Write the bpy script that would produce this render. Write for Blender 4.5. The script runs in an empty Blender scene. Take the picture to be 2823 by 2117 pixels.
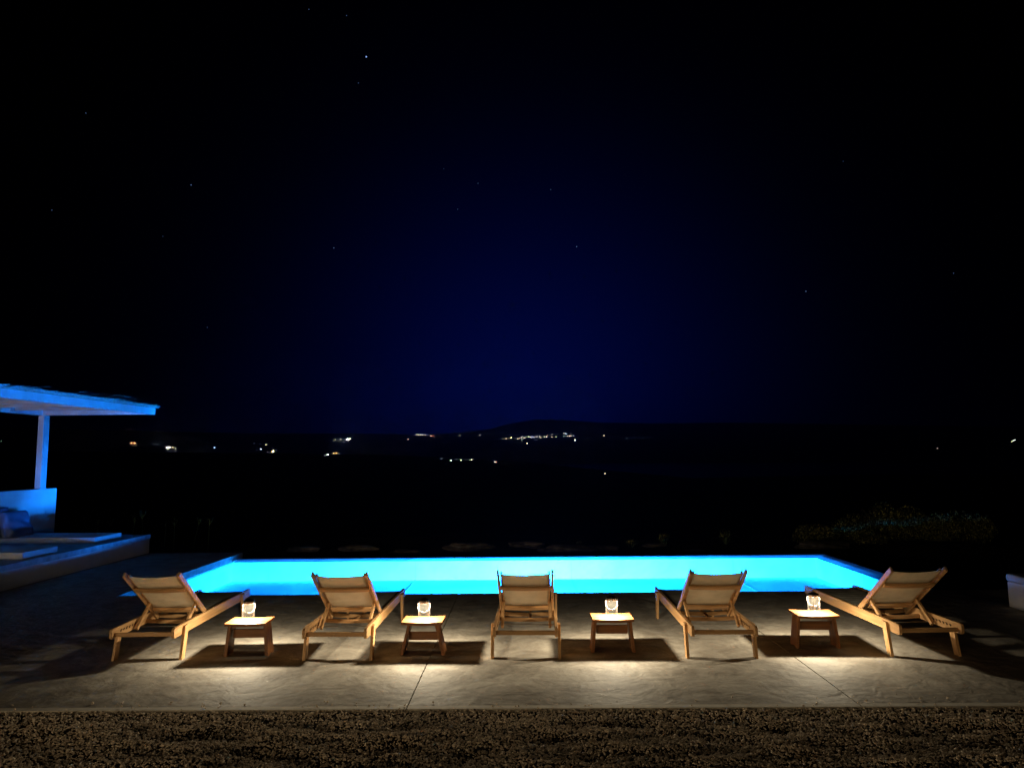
import bpy, bmesh, math, random
import numpy as np
from mathutils import Vector, Matrix, noise as mnoise

random.seed(7)
rng = np.random.default_rng(7)
R = math.radians
scene = bpy.context.scene
COL = scene.collection

# ------------------------------------------------------------------ camera
H = 1.8
PITCH, YAW, ROLL = 5.8547, 0.7057, -0.5551
cam_d = bpy.data.cameras.new("camera")
cam_d.sensor_width = 36.0
cam_d.lens = 1950 / 2823 * 36.0
cam_d.clip_start = 0.05
cam_d.clip_end = 30000
cam = bpy.data.objects.new("camera", cam_d)
COL.objects.link(cam)
_p, _y, _r = R(PITCH), R(YAW), R(ROLL)
FWD = Vector((-math.sin(_y) * math.cos(_p), math.cos(_y) * math.cos(_p), math.sin(_p)))
_rt = Vector((math.cos(_y), math.sin(_y), 0))
_up = _rt.cross(FWD)
RT = math.cos(_r) * _rt + math.sin(_r) * _up
UP = -math.sin(_r) * _rt + math.cos(_r) * _up
m = Matrix((RT, UP, -FWD)).transposed().to_4x4()
m.translation = (0, 0, H)
cam.matrix_world = m
scene.camera = cam


def ray(x, y):
    """direction of a point of the photograph (2823 x 2117) in the world"""
    return FWD + RT * ((x - 1411.5) / 1950) - UP * ((y - 1058.5) / 1950)


# ------------------------------------------------------------------ world, exposure
world = bpy.data.worlds.new("World")
scene.world = world
world.use_nodes = True
wn, wl = world.node_tree.nodes, world.node_tree.links
wn.clear()
w_out = wn.new("ShaderNodeOutputWorld")
w_bg = wn.new("ShaderNodeBackground")
w_sky = wn.new("ShaderNodeTexSky")
w_sky.sky_type = 'NISHITA'
w_sky.sun_disc = False
w_sky.sun_elevation = R(-4)
w_sky.sun_rotation = R(180)
w_geo = wn.new("ShaderNodeTexCoord")
w_dot = wn.new("ShaderNodeVectorMath"); w_dot.operation = 'DOT_PRODUCT'
gl = ray(1440, 1130).normalized()
w_dot.inputs[1].default_value = gl
w_nrm = wn.new("ShaderNodeVectorMath"); w_nrm.operation = 'NORMALIZE'
w_acos = wn.new("ShaderNodeMath"); w_acos.operation = 'ARCCOSINE'
w_mul = wn.new("ShaderNodeMath"); w_mul.operation = 'MULTIPLY'; w_mul.inputs[1].default_value = 1 / 0.235
w_pow = wn.new("ShaderNodeMath"); w_pow.operation = 'POWER'; w_pow.inputs[1].default_value = 1.7
w_neg = wn.new("ShaderNodeMath"); w_neg.operation = 'MULTIPLY'; w_neg.inputs[1].default_value = -1
w_exp = wn.new("ShaderNodeMath"); w_exp.operation = 'EXPONENT'
w_glow = wn.new("ShaderNodeVectorMath"); w_glow.operation = 'SCALE'
w_glow.inputs[0].default_value = (0.0002, 0.0021, 0.045)
w_ss = wn.new("ShaderNodeVectorMath"); w_ss.operation = 'SCALE'; w_ss.inputs['Scale'].default_value = 0.001
w_add = wn.new("ShaderNodeVectorMath"); w_add.operation = 'ADD'
wl.new(w_geo.outputs['Generated'], w_nrm.inputs[0])
wl.new(w_nrm.outputs[0], w_dot.inputs[0])
wl.new(w_dot.outputs['Value'], w_acos.inputs[0])
wl.new(w_acos.outputs[0], w_mul.inputs[0])
wl.new(w_mul.outputs[0], w_pow.inputs[0])
wl.new(w_pow.outputs[0], w_neg.inputs[0])
wl.new(w_neg.outputs[0], w_exp.inputs[0])
wl.new(w_exp.outputs[0], w_glow.inputs['Scale'])
wl.new(w_sky.outputs[0], w_ss.inputs[0])
wl.new(w_ss.outputs[0], w_add.inputs[0])
wl.new(w_glow.outputs[0], w_add.inputs[1])
wl.new(w_add.outputs[0], w_bg.inputs['Color'])
w_bg.inputs['Strength'].default_value = 1.0
wl.new(w_bg.outputs[0], w_out.inputs['Surface'])

scene.view_settings.view_transform = 'Standard'
scene.view_settings.look = 'None'
scene.view_settings.exposure = 0.0
scene.view_settings.gamma = 1.0
scene.render.engine = 'CYCLES'
scene.cycles.use_denoising = True
scene.cycles.max_bounces = 10
scene.cycles.diffuse_bounces = 5
scene.cycles.transparent_max_bounces = 12
scene.cycles.sample_clamp_indirect = 20
scene.cycles.caustics_reflective = False
scene.cycles.caustics_refractive = False

POOL_RGB = (0.004, 0.21, 1.0)
POOL_POWER = 38000.0
LANTERN_RGB = (1.0, 0.84, 0.60)
LANTERN_POWER = 30.0
HAZE = 1.5e-4


# ------------------------------------------------------------------ helpers
class MB:
    """collects shapes into ONE mesh"""

    def __init__(s):
        s.v, s.f = [], []

    def add(s, vs, fs):
        o = len(s.v)
        s.v += [tuple(v) for v in vs]
        s.f += [tuple(i + o for i in f) for f in fs]
        return s

    def box(s, x0, x1, y0, y1, z0, z1):
        vs = [(x, y, z) for z in (z0, z1) for y in (y0, y1) for x in (x0, x1)]
        return s.add(vs, [(0, 2, 3, 1), (4, 5, 7, 6), (0, 1, 5, 4), (2, 6, 7, 3), (0, 4, 6, 2), (1, 3, 7, 5)])

    def bar(s, p0, p1, wdir, w, t, n=1, sag=(0, 0, 0)):
        """a bar from p0 to p1; wdir = direction of the w side"""
        p0, p1, wd, sg = Vector(p0), Vector(p1), Vector(wdir).normalized(), Vector(sag)
        d = (p1 - p0).normalized()
        wd = (wd - d * wd.dot(d)).normalized()
        td = d.cross(wd)
        vs, fs = [], []
        for i in range(n + 1):
            k = i / n
            c = p0.lerp(p1, k) + sg * (4 * k * (1 - k))
            for a, b in ((-1, -1), (1, -1), (1, 1), (-1, 1)):
                vs.append(c + wd * (a * w / 2) + td * (b * t / 2))
            if i:
                o = 4 * (i - 1)
                for j in range(4):
                    fs.append((o + j, o + (j + 1) % 4, o + 4 + (j + 1) % 4, o + 4 + j))
        fs += [(3, 2, 1, 0), tuple(4 * n + j for j in range(4))]
        return s.add(vs, fs)

    def tube(s, pts, r, n=8, r2=None):
        pts = [Vector(p) for p in pts]
        vs, fs = [], []
        for i, p in enumerate(pts):
            d = (pts[min(i + 1, len(pts) - 1)] - pts[max(i - 1, 0)]).normalized()
            a = d.orthogonal().normalized()
            if i and abs(d.dot(pa)) < .99:
                a = (pa - d * pa.dot(d)).normalized()
            pa = a
            b = d.cross(a)
            rr = r if r2 is None else r + (r2 - r) * i / (len(pts) - 1)
            for j in range(n):
                t = 2 * math.pi * j / n
                vs.append(p + a * (rr * math.cos(t)) + b * (rr * math.sin(t)))
            if i:
                o = n * (i - 1)
                for j in range(n):
                    fs.append((o + j, o + (j + 1) % n, o + n + (j + 1) % n, o + n + j))
        fs += [tuple(reversed(range(n))), tuple(n * (len(pts) - 1) + j for j in range(n))]
        return s.add(vs, fs)

    def lathe(s, prof, n=24, c=(0, 0, 0)):
        vs, fs = [], []
        for i, (r, z) in enumerate(prof):
            for j in range(n):
                t = 2 * math.pi * j / n
                vs.append((c[0] + r * math.cos(t), c[1] + r * math.sin(t), c[2] + z))
            if i:
                o = n * (i - 1)
                for j in range(n):
                    fs.append((o + j, o + (j + 1) % n, o + n + (j + 1) % n, o + n + j))
        return s.add(vs, fs)

    def grid(s, fn, nu, nv):
        vs = [fn(i / nu, j / nv) for j in range(nv + 1) for i in range(nu + 1)]
        fs = [(j * (nu + 1) + i, j * (nu + 1) + i + 1, (j + 1) * (nu + 1) + i + 1, (j + 1) * (nu + 1) + i)
              for j in range(nv) for i in range(nu)]
        return s.add(vs, fs)

    def build(s, name, mat, parent=None, bevel=0, smooth=False, solid=0, seg=2):
        me = bpy.data.meshes.new(name)
        me.from_pydata(s.v, [], s.f)
        me.update()
        bm = bmesh.new(); bm.from_mesh(me)
        bmesh.ops.recalc_face_normals(bm, faces=bm.faces)
        bm.to_mesh(me); bm.free()
        if smooth:
            for p in me.polygons:
                p.use_smooth = True
        me.materials.append(mat)
        o = bpy.data.objects.new(name, me)
        COL.objects.link(o)
        if parent:
            o.parent = parent
        if solid:
            md = o.modifiers.new("solid", 'SOLIDIFY'); md.thickness = solid; md.offset = 0
        if bevel:
            md = o.modifiers.new("bevel", 'BEVEL'); md.width = bevel; md.segments = seg
            md.limit_method = 'ANGLE'; md.angle_limit = R(40)
        return o


def tag(o, label=None, cat=None, group=None, kind=None):
    if label: o['label'] = label
    if cat: o['category'] = cat
    if group: o['group'] = group
    if kind: o['kind'] = kind
    return o


def thing(name, label, cat, loc=(0, 0, 0), rz=0, group=None):
    o = bpy.data.objects.new(name, None)
    o.empty_display_size = .1
    COL.objects.link(o)
    o.location = loc
    o.rotation_euler = (0, 0, rz)
    return tag(o, label, cat, group)


def copy_tree(o, parent=None):
    c = o.copy()
    COL.objects.link(c)
    if parent:
        c.parent = parent
    for ch in [k for k in list(scene.objects) if k.parent == o]:
        copy_tree(ch, c)
    return c


# ------------------------------------------------------------------ materials
def mat(name, base=(.5, .5, .5), rough=.7, spec=.3, noise=None, col2=None, bump=None, stretch=(1, 1, 1),
        detail=5, contrast=(.35, .65), metallic=0.0, rand=0.0, bumpdist=.01):
    m = bpy.data.materials.new(name)
    m.use_nodes = True
    N, L = m.node_tree.nodes, m.node_tree.links
    b = N['Principled BSDF']
    b.inputs['Base Color'].default_value = (*base, 1)
    b.inputs['Roughness'].default_value = rough
    b.inputs['Specular IOR Level'].default_value = spec
    b.inputs['Metallic'].default_value = metallic
    tc = N.new('ShaderNodeTexCoord')
    mp = N.new('ShaderNodeMapping')
    mp.inputs['Scale'].default_value = stretch
    if rand:
        oi = N.new('ShaderNodeObjectInfo')
        vm = N.new('ShaderNodeVectorMath'); vm.operation = 'SCALE'
        vm.inputs[0].default_value = (7, 11, 5)
        L.new(oi.outputs['Random'], vm.inputs['Scale'])
        L.new(vm.outputs[0], mp.inputs['Location'])
    L.new(tc.outputs['Object'], mp.inputs['Vector'])
    if noise:
        n = N.new('ShaderNodeTexNoise')
        n.inputs['Scale'].default_value = noise
        n.inputs['Detail'].default_value = detail
        L.new(mp.outputs[0], n.inputs['Vector'])
        r = N.new('ShaderNodeValToRGB')
        r.color_ramp.elements[0].position = contrast[0]
        r.color_ramp.elements[1].position = contrast[1]
        r.color_ramp.elements[0].color = (*base, 1)
        r.color_ramp.elements[1].color = (*(col2 or base), 1)
        L.new(n.outputs['Fac'], r.inputs['Fac'])
        if rand:
            hs = N.new('ShaderNodeHueSaturation')
            mr = N.new('ShaderNodeMapRange')
            mr.inputs['To Min'].default_value = 1 - rand
            mr.inputs['To Max'].default_value = 1 + rand
            L.new(oi.outputs['Random'], mr.inputs['Value'])
            L.new(mr.outputs[0], hs.inputs['Value'])
            L.new(r.outputs[0], hs.inputs['Color'])
            L.new(hs.outputs[0], b.inputs['Base Color'])
        else:
            L.new(r.outputs[0], b.inputs['Base Color'])
    if bump:
        n2 = N.new('ShaderNodeTexNoise')
        n2.inputs['Scale'].default_value = bump[0]
        n2.inputs['Detail'].default_value = 4
        L.new(mp.outputs[0], n2.inputs['Vector'])
        bp = N.new('ShaderNodeBump')
        bp.inputs['Strength'].default_value = bump[1]
        bp.inputs['Distance'].default_value = bumpdist
        L.new(n2.outputs['Fac'], bp.inputs['Height'])
        L.new(bp.outputs[0], b.inputs['Normal'])
    return m


def emit(name, rgb, strength):
    m = bpy.data.materials.new(name)
    m.use_nodes = True
    N, L = m.node_tree.nodes, m.node_tree.links
    N.clear()
    o = N.new('ShaderNodeOutputMaterial'); e = N.new('ShaderNodeEmission')
    e.inputs['Color'].default_value = (*rgb, 1)
    e.inputs['Strength'].default_value = strength
    L.new(e.outputs[0], o.inputs['Surface'])
    if name.startswith(("lamp_", "star_")):
        m.cycles.emission_sampling = 'NONE'
    return m


def wood(name, c1, c2, axis):
    st = [38, 38, 38]; st[axis] = 2.2
    return mat(name, c1, .5, .35, noise=1.0, col2=c2, bump=(2.5, .25), stretch=tuple(st), rand=.17, bumpdist=.002, detail=6)


TK1, TK2 = (.40, .215, .085), (.58, .34, .15)
TEAK = [wood("teak_grain_" + a, TK1, TK2, i) for i, a in enumerate("xyz")]
TB1, TB2 = (.17, .062, .018), (.31, .125, .040)
TTEAK = [wood("table_teak_" + a, TB1, TB2, i) for i, a in enumerate("xyz")]
SLING = mat("sling_fabric", (.68, .61, .47), .85, .1, noise=9, col2=(.78, .70, .55), bump=(900, .3), bumpdist=.001)
STEEL = mat("steel_rod", (.35, .33, .3), .35, .5, metallic=1.0)
PAINT = mat("white_paint", (.60, .61, .62), .7, .2, noise=4, col2=(.70, .70, .70), bump=(30, .25), bumpdist=.004)
PLASTER = mat("white_plaster", (.70, .71, .72), .85, .15, noise=3, col2=(.80, .80, .79), bump=(9, .35), bumpdist=.012)
COPING = mat("concrete_coping", (.30, .31, .33), .8, .15, noise=7, col2=(.50, .50, .51), bump=(14, .4), bumpdist=.01)
CANVAS = mat("mattress_canvas", (.46, .50, .52), .9, .1, noise=6, col2=(.54, .58, .59), bump=(12, .3), bumpdist=.01)
PILLOWM = mat("pillow_canvas", (.15, .20, .33), .9, .1, noise=5, col2=(.19, .25, .38), bump=(9, .5), bumpdist=.02)
REED = mat("dry_reed", (.62, .60, .52), .8, .2, noise=20, col2=(.85, .84, .76))
MATTING = mat("reed_matting", (.16, .13, .09), .9, .1, noise=60, col2=(.40, .34, .22), stretch=(1, 14, 1))
LID = mat("lid_metal", (.05, .045, .04), .45, .5, metallic=.7)
ROPE = mat("handle_wire", (.14, .12, .10), .5, .4)
ROCK = mat("rock", (.13, .11, .09), .95, .1, noise=6, col2=(.30, .26, .20), bump=(8, .8), bumpdist=.05)
SOIL = mat("dark_soil", (.035, .030, .024), 1, .05, noise=.8, col2=(.07, .06, .045), bump=(3, .6), bumpdist=.08)
FOLI = mat("shrub_leaf", (.03, .04, .012), .7, .1, noise=14, col2=(.66, .62, .20), contrast=(.47, .64))
STEM = mat("shrub_stem", (.10, .08, .05), .9, .1)
STALK = mat("stalk_green", (.16, .24, .12), .7, .2)


def concrete(name, k=1.0):
    m = bpy.data.materials.new(name)
    m.use_nodes = True
    N, L = m.node_tree.nodes, m.node_tree.links
    b = N['Principled BSDF']
    b.inputs['Specular IOR Level'].default_value = .25
    tc = N.new('ShaderNodeTexCoord')
    def noi(scale, det, rough=.55, dist=0.0):
        n = N.new('ShaderNodeTexNoise')
        n.inputs['Scale'].default_value = scale
        n.inputs['Detail'].default_value = det
        n.inputs['Roughness'].default_value = rough
        n.inputs['Distortion'].default_value = dist
        L.new(tc.outputs['Object'], n.inputs['Vector'])
        return n
    a = noi(2.6, 7, .62, 1.6)
    r = N.new('ShaderNodeValToRGB')
    r.color_ramp.elements[0].position = .32
    r.color_ramp.elements[1].position = .70
    r.color_ramp.elements[0].color = (.20 * k, .175 * k, .142 * k, 1)
    r.color_ramp.elements[1].color = (.40 * k, .365 * k, .305 * k, 1)  # concrete mottle, contrast raised to put mottled lantern light into the colour
    L.new(a.outputs['Fac'], r.inputs['Fac'])
    f = noi(24, 6, .7)
    mx = N.new('ShaderNodeMix'); mx.data_type = 'RGBA'; mx.blend_type = 'OVERLAY'
    mx.inputs[0].default_value = .35
    L.new(r.outputs[0], mx.inputs[6]); L.new(f.outputs['Fac'], mx.inputs[7])
    L.new(mx.outputs[2], b.inputs['Base Color'])
    b.inputs['Roughness'].default_value = .72
    g1, g2, g3 = noi(5.5, 3, .5, .8), noi(17, 3, .5, .4), noi(90, 3)
    def bump(n, s, d, prev=None):
        bp = N.new('ShaderNodeBump')
        bp.inputs['Strength'].default_value = s
        bp.inputs['Distance'].default_value = d
        L.new(n.outputs['Fac'], bp.inputs['Height'])
        if prev: L.new(prev.outputs[0], bp.inputs['Normal'])
        return bp
    b1 = bump(g1, 1, .017)
    b2 = bump(g2, 1, .0045, b1)
    b3 = bump(g3, .6, .0012, b2)
    L.new(b3.outputs[0], b.inputs['Normal'])
    return m


DECK = concrete("light_mottled_concrete")
KERB = mat("kerb_concrete", (.52, .47, .39), .8, .2, noise=12, col2=(.62, .57, .48), bump=(60, .4), bumpdist=.002)


def pool_plaster():
    m = mat("pool_plaster", (.60, .62, .62), .8, .1, noise=1.6, col2=(.78, .79, .78), bump=(3, .3), bumpdist=.02)
    N, L = m.node_tree.nodes, m.node_tree.links
    return m


POOLP = pool_plaster()


def water_mat():
    m = bpy.data.materials.new("pool_water")
    m.use_nodes = True
    N, L = m.node_tree.nodes, m.node_tree.links
    N.clear()
    out = N.new('ShaderNodeOutputMaterial')
    tr = N.new('ShaderNodeBsdfTransparent'); tr.inputs[0].default_value = (.93, .98, 1, 1)
    gls = N.new('ShaderNodeBsdfGlossy'); gls.inputs['Roughness'].default_value = .03
    tc = N.new('ShaderNodeTexCoord')
    n = N.new('ShaderNodeTexNoise'); n.inputs['Scale'].default_value = 2.5; n.inputs['Detail'].default_value = 2
    L.new(tc.outputs['Object'], n.inputs['Vector'])
    bp = N.new('ShaderNodeBump'); bp.inputs['Strength'].default_value = .25; bp.inputs['Distance'].default_value = .01
    L.new(n.outputs['Fac'], bp.inputs['Height']); L.new(bp.outputs[0], gls.inputs['Normal'])
    geo = N.new('ShaderNodeNewGeometry')
    dot = N.new('ShaderNodeVectorMath'); dot.operation = 'DOT_PRODUCT'
    L.new(geo.outputs['Normal'], dot.inputs[0]); L.new(geo.outputs['Incoming'], dot.inputs[1])
    ab = N.new('ShaderNodeMath'); ab.operation = 'ABSOLUTE'; L.new(dot.outputs['Value'], ab.inputs[0])
    # reflectance seen from the air (Schlick)
    inv = N.new('ShaderNodeMath'); inv.operation = 'SUBTRACT'; inv.inputs[0].default_value = 1; L.new(ab.outputs[0], inv.inputs[1])
    pw = N.new('ShaderNodeMath'); pw.operation = 'POWER'; L.new(inv.outputs[0], pw.inputs[0]); pw.inputs[1].default_value = 5
    mad = N.new('ShaderNodeMath'); mad.operation = 'MULTIPLY_ADD'; L.new(pw.outputs[0], mad.inputs[0])
    mad.inputs[1].default_value = .9; mad.inputs[2].default_value = .02
    # the flattest rays do not get through the surface
    tir = N.new('ShaderNodeMapRange'); tir.interpolation_type = 'SMOOTHSTEP'
    tir.inputs['From Min'].default_value = .095; tir.inputs['From Max'].default_value = .14
    tir.inputs['To Min'].default_value = 1; tir.inputs['To Max'].default_value = 0
    L.new(ab.outputs[0], tir.inputs['Value'])
    mx = N.new('ShaderNodeMath'); mx.operation = 'MAXIMUM'
    L.new(mad.outputs[0], mx.inputs[0]); L.new(tir.outputs[0], mx.inputs[1])
    mix = N.new('ShaderNodeMixShader')
    L.new(mx.outputs[0], mix.inputs[0]); L.new(tr.outputs[0], mix.inputs[1]); L.new(gls.outputs[0], mix.inputs[2])
    L.new(mix.outputs[0], out.inputs['Surface'])
    return m


def glass_mat():
    m = bpy.data.materials.new("jar_glass")
    m.use_nodes = True
    N, L = m.node_tree.nodes, m.node_tree.links
    N.clear()
    out = N.new('ShaderNodeOutputMaterial')
    tr = N.new('ShaderNodeBsdfTransparent'); tr.inputs[0].default_value = (.97, .98, .97, 1)
    gls = N.new('ShaderNodeBsdfGlossy'); gls.inputs['Roughness'].default_value = .06
    df = N.new('ShaderNodeBsdfTranslucent'); df.inputs[0].default_value = (.9, .88, .8, 1)
    tc = N.new('ShaderNodeTexCoord')
    n = N.new('ShaderNodeTexNoise'); n.inputs['Scale'].default_value = 60; n.inputs['Detail'].default_value = 2
    L.new(tc.outputs['Object'], n.inputs['Vector'])
    bp = N.new('ShaderNodeBump'); bp.inputs['Strength'].default_value = .6; bp.inputs['Distance'].default_value = .004
    L.new(n.outputs['Fac'], bp.inputs['Height']); L.new(bp.outputs[0], gls.inputs['Normal'])
    lw = N.new('ShaderNodeLayerWeight'); lw.inputs['Blend'].default_value = .35
    mr = N.new('ShaderNodeMapRange'); L.new(lw.outputs['Facing'], mr.inputs['Value'])
    mr.inputs['To Min'].default_value = .015; mr.inputs['To Max'].default_value = .5
    m1 = N.new('ShaderNodeMixShader')
    mr2 = N.new('ShaderNodeMapRange'); mr2.inputs['From Min'].default_value = .35
    mr2.inputs['To Min'].default_value = .0026; mr2.inputs['To Max'].default_value = .03
    L.new(lw.outputs['Facing'], mr2.inputs['Value']); L.new(mr2.outputs[0], m1.inputs[0])
    L.new(tr.outputs[0], m1.inputs[1]); L.new(df.outputs[0], m1.inputs[2])
    mix = N.new('ShaderNodeMixShader')
    L.new(mr.outputs[0], mix.inputs[0]); L.new(m1.outputs[0], mix.inputs[1]); L.new(gls.outputs[0], mix.inputs[2])
    L.new(mix.outputs[0], out.inputs['Surface'])
    return m


GLASS = glass_mat()
LED = emit("led_light", (1.0, .9, .72), 30)

# ------------------------------------------------------------------ the deck and the pool
PX0, PX1, PY0, PY1 = -5.43, 5.43, 9.62, 13.44
g = .003                                        # half a joint
d = MB()
J1, J2 = -.85, 2.415
for x0, x1 in ((-13.0, J1 - g), (J1 + g, J2 - g), (J2 + g, 9.0)):
    d.box(x0, x1, 5.36, PY0, -.14, 0)
d.box(-13.0, PX0, PY0 + .0, 13.93, -.14, -.0)
deck = d.build("deck", DECK, bevel=.003)
tag(deck, kind='structure')
k = MB()
for x0, x1 in ((-13.0, J1 - g), (J1 + g, J2 - g), (J2 + g, 9.0)):
    k.box(x0, x1, 5.285, 5.355, -.16, .004)
tag(k.build("kerb_strip", KERB, bevel=.004), kind='structure')

p = MB()                                        # basin: floor, three lower walls, the two sides under the deck
FL = -.47
p.box(PX0 - .02, PX1 + .02, PY0 - .02, PY1 + .02, FL - .1, FL)
p.box(PX0 - .25, PX0, PY0 - .25, 13.9, FL - .1, -.143)
p.box(PX0 + .001, PX1 + .25, PY0 - .25, PY0, FL - .1, -.143)
# far and right lips: infinity edge, slightly rising outward
def lip(m, a, b, n):
    """a,b inner ends at the water line, n outward"""
    a, b, n = Vector(a), Vector(b), Vector(n)
    i0, i1 = a.copy(), b.copy()
    vs = [Vector((a.x, a.y, FL - .1)), Vector((b.x, b.y, FL - .1)), Vector((b.x, b.y, -.125)), Vector((a.x, a.y, -.125))]
    return vs
W = .29
vs = [(PX0 + .001, PY1, FL - .6), (PX1, PY1, FL - .6), (PX1 + W, PY1 + W, FL - .6), (PX0 + .001, PY1 + W, FL - .6),
      (PX0 + .001, PY1, -.122), (PX1, PY1, -.122), (PX1 + W, PY1 + W, -.095), (PX0 + .001, PY1 + W, -.095),
      (PX1, PY0 + .001, FL - .6), (PX1 + W, PY0 + .001, FL - .6), (PX1, PY0 + .001, -.122), (PX1 + W, PY0 + .001, -.095)]
p.add(vs, [(0, 1, 5, 4), (4, 5, 6, 7), (7, 6, 2, 3), (8, 9, 11, 10), (1, 8, 10, 5), (5, 10, 11, 6), (6, 11, 9, 2)])
pool = p.build("pool_basin", POOLP)
tag(pool, kind='structure')
# thin panel seams on the plaster
sm = MB()
for x in (-4.75, -2.0, .9, 3.9):
    sm.box(x - .006, x + .006, PY1 - .004, PY1 + .0, FL + .004, -.13)
for y in (11.6,):
    sm.box(PX1 - .004, PX1, y - .006, y + .006, FL + .004, -.13)
    sm.box(PX0, PX0 + .004, y - .006, y + .006, FL + .004, -.15)
for x in (-2.0, .9, 3.9):
    sm.box(x - .006, x + .006, PY0, PY1 - .006, FL, FL + .003)
sm.box(PX0 + .01, PX1 - .01, PY1 - .05, PY1 - .04, FL, FL + .003)
SEAM = mat("plaster_seam", (.54, .57, .57), .9, .1)
tag(sm.build("pool_seams", SEAM), kind='structure')
w = MB()
w.grid(lambda u, v: (PX0 + (PX1 - PX0) * u, PY0 + (PY1 - PY0) * v, -.112), 20, 8)
wat = w.build("pool_water", water_mat())
tag(wat, kind='structure')
# make sure the surface normal points up
me = wat.data
if me.polygons[0].normal.z < 0:
    me.flip_normals()

# underwater lamps on the near wall
LENS = emit("pool_lamp_lens", POOL_RGB, 400)
for x, kf, lb in ((-2.9, .05, "underwater lamp on the near pool wall, behind the left loungers"),
                  (.3, 1.0, "underwater lamp on the near pool wall, behind the centre lounger"),
                  (3.4, .05, "underwater lamp on the near pool wall, behind the right loungers")):
    t = thing("pool_lamp", lb, "pool lamp", (x, PY0, -.29), 0, "underwater pool lamps")
    b = MB(); b.lathe([(0, 0), (.10, 0), (.115, .02), (.11, .035), (.085, .035), (.085, .03)], 20)
    o = b.build("housing", PAINT, t, smooth=True); o.rotation_euler = (R(-90), 0, 0)
    b = MB(); b.lathe([(0.001, .031), (.084, .031)], 20)
    o = b.build("lens", LENS, t); o.rotation_euler = (R(-90), 0, 0)
    ld = bpy.data.lights.new("pool_light", 'AREA')
    ld.shape = 'DISK'; ld.size = .16; ld.energy = POOL_POWER * kf; ld.color = POOL_RGB
    lo = bpy.data.objects.new("pool_light", ld)
    COL.objects.link(lo); lo.parent = t
    lo.location = (0, .05, 0)
    ld.spread = R(150)
    lo.rotation_euler = (R(90 - 24), 0, 0)      # faces the far wall, a little down

# ------------------------------------------------------------------ gravel in front of the deck
gb = MB()
def gh(x, y):
    e = min(1, max(0, (5.27 - y) / .25))
    n1 = mnoise.noise(Vector((x * 1.1, y * 2.4, 3.1)))
    n2 = mnoise.noise(Vector((x * 2.7 + 9, y * 6.5, 7.7)))
    n3 = mnoise.noise(Vector((x * 8, y * 13, 1.3)))
    return (.022 * n1 + .026 * n2 + .009 * n3) * e - .020 + .012 * (1 - e)
gb.grid(lambda u, v: (-6 + 12 * u, 2.2 + 3.09 * v, gh(-6 + 12 * u, 2.2 + 3.09 * v) - .012), 240, 90)
GBASE = mat("gravel_bed", (.03, .024, .017), 1, .05, noise=90, col2=(.07, .055, .04), bump=(150, .8), bumpdist=.01)
tag(gb.build("gravel_bed", GBASE, smooth=True), kind='structure')

def gravel():
    n = 64000
    # denser where it shows
    ys = 3.75 + (5.285 - 3.75) * rng.random(n)
    xs = (rng.random(n) * 2 - 1) * (ys * .79 + .35)
    zs = np.array([gh(a, b) for a, b in zip(xs, ys)])
    st = slice(0, 110)                              # strays kicked up onto the kerb and deck
    ys[st] = 5.29 + np.abs(rng.normal(0, .10, 110)); xs[st] = (rng.random(110) * 2 - 1) * 4.4; zs[st] = .010
    oct_ = np.array([(1, 0, 0), (-1, 0, 0), (0, 1, 0), (0, -1, 0), (0, 0, 1), (0, 0, -1)], float)
    fc = np.array([(0, 2, 4), (2, 1, 4), (1, 3, 4), (3, 0, 4), (2, 0, 5), (1, 2, 5), (3, 1, 5), (0, 3, 5)])
    s = .0048 + .0060 * rng.random(n) ** 1.4 + .009 * (rng.random(n) > .985)
    V = np.repeat(oct_[None], n, 0)
    V = V * (1 + .35 * (rng.random((n, 6, 1)) - .5)) + .25 * (rng.random((n, 6, 3)) - .5)
    V *= (s[:, None] * (1 + .4 * (rng.random((n, 3)) - .5)))[:, None, :]
    a = rng.random(n) * 6.283
    ca, sa = np.cos(a), np.sin(a)
    X = V[..., 0] * ca[:, None] - V[..., 1] * sa[:, None]
    Y = V[..., 0] * sa[:, None] + V[..., 1] * ca[:, None]
    tl = (rng.random(n) - .5)[:, None]
    Z = V[..., 2] * .75 + X * tl
    P = np.stack([X + xs[:, None], Y + ys[:, None], Z + zs[:, None] + (rng.random(n) * .011)[:, None] - .005], -1).reshape(-1, 3)
    F = (fc[None] + (np.arange(n) * 6)[:, None, None]).reshape(-1, 3)
    me = bpy.data.meshes.new("gravel")
    me.vertices.add(len(P)); me.vertices.foreach_set("co", P.astype(np.float32).ravel())
    me.loops.add(F.size); me.loops.foreach_set("vertex_index", F.astype(np.int32).ravel())
    me.polygons.add(len(F)); me.polygons.foreach_set("loop_start", np.arange(0, F.size, 3, dtype=np.int32))
    me.update(calc_edges=True); me.validate()
    me.materials.append(mat("gravel_stone", (.40, .31, .22), .9, .15, noise=55, col2=(.88, .74, .56), contrast=(.3, .7)))
    o = bpy.data.objects.new("gravel", me)
    COL.objects.link(o)
    tag(o, "small pale crushed gravel in front of the deck", "gravel", kind='stuff')
gravel()

# ------------------------------------------------------------------ sun loungers
ZT, RB = .303, .213
YC, SB, SZ = .739, .605, .758
def back(t, off=0.0):
    """a point along the backrest, t=0 top end, t=1 where it crosses the rail top; off = towards the rear/under side"""
    dy, dz = SB, -(SZ - ZT)
    l = math.hypot(dy, dz)
    # normal pointing to the back/underside: (-(SZ-ZT), -SB)/l
    return (YC - SB + dy * t - (SZ - ZT) / l * off, SZ + dz * t - SB / l * off)


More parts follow.
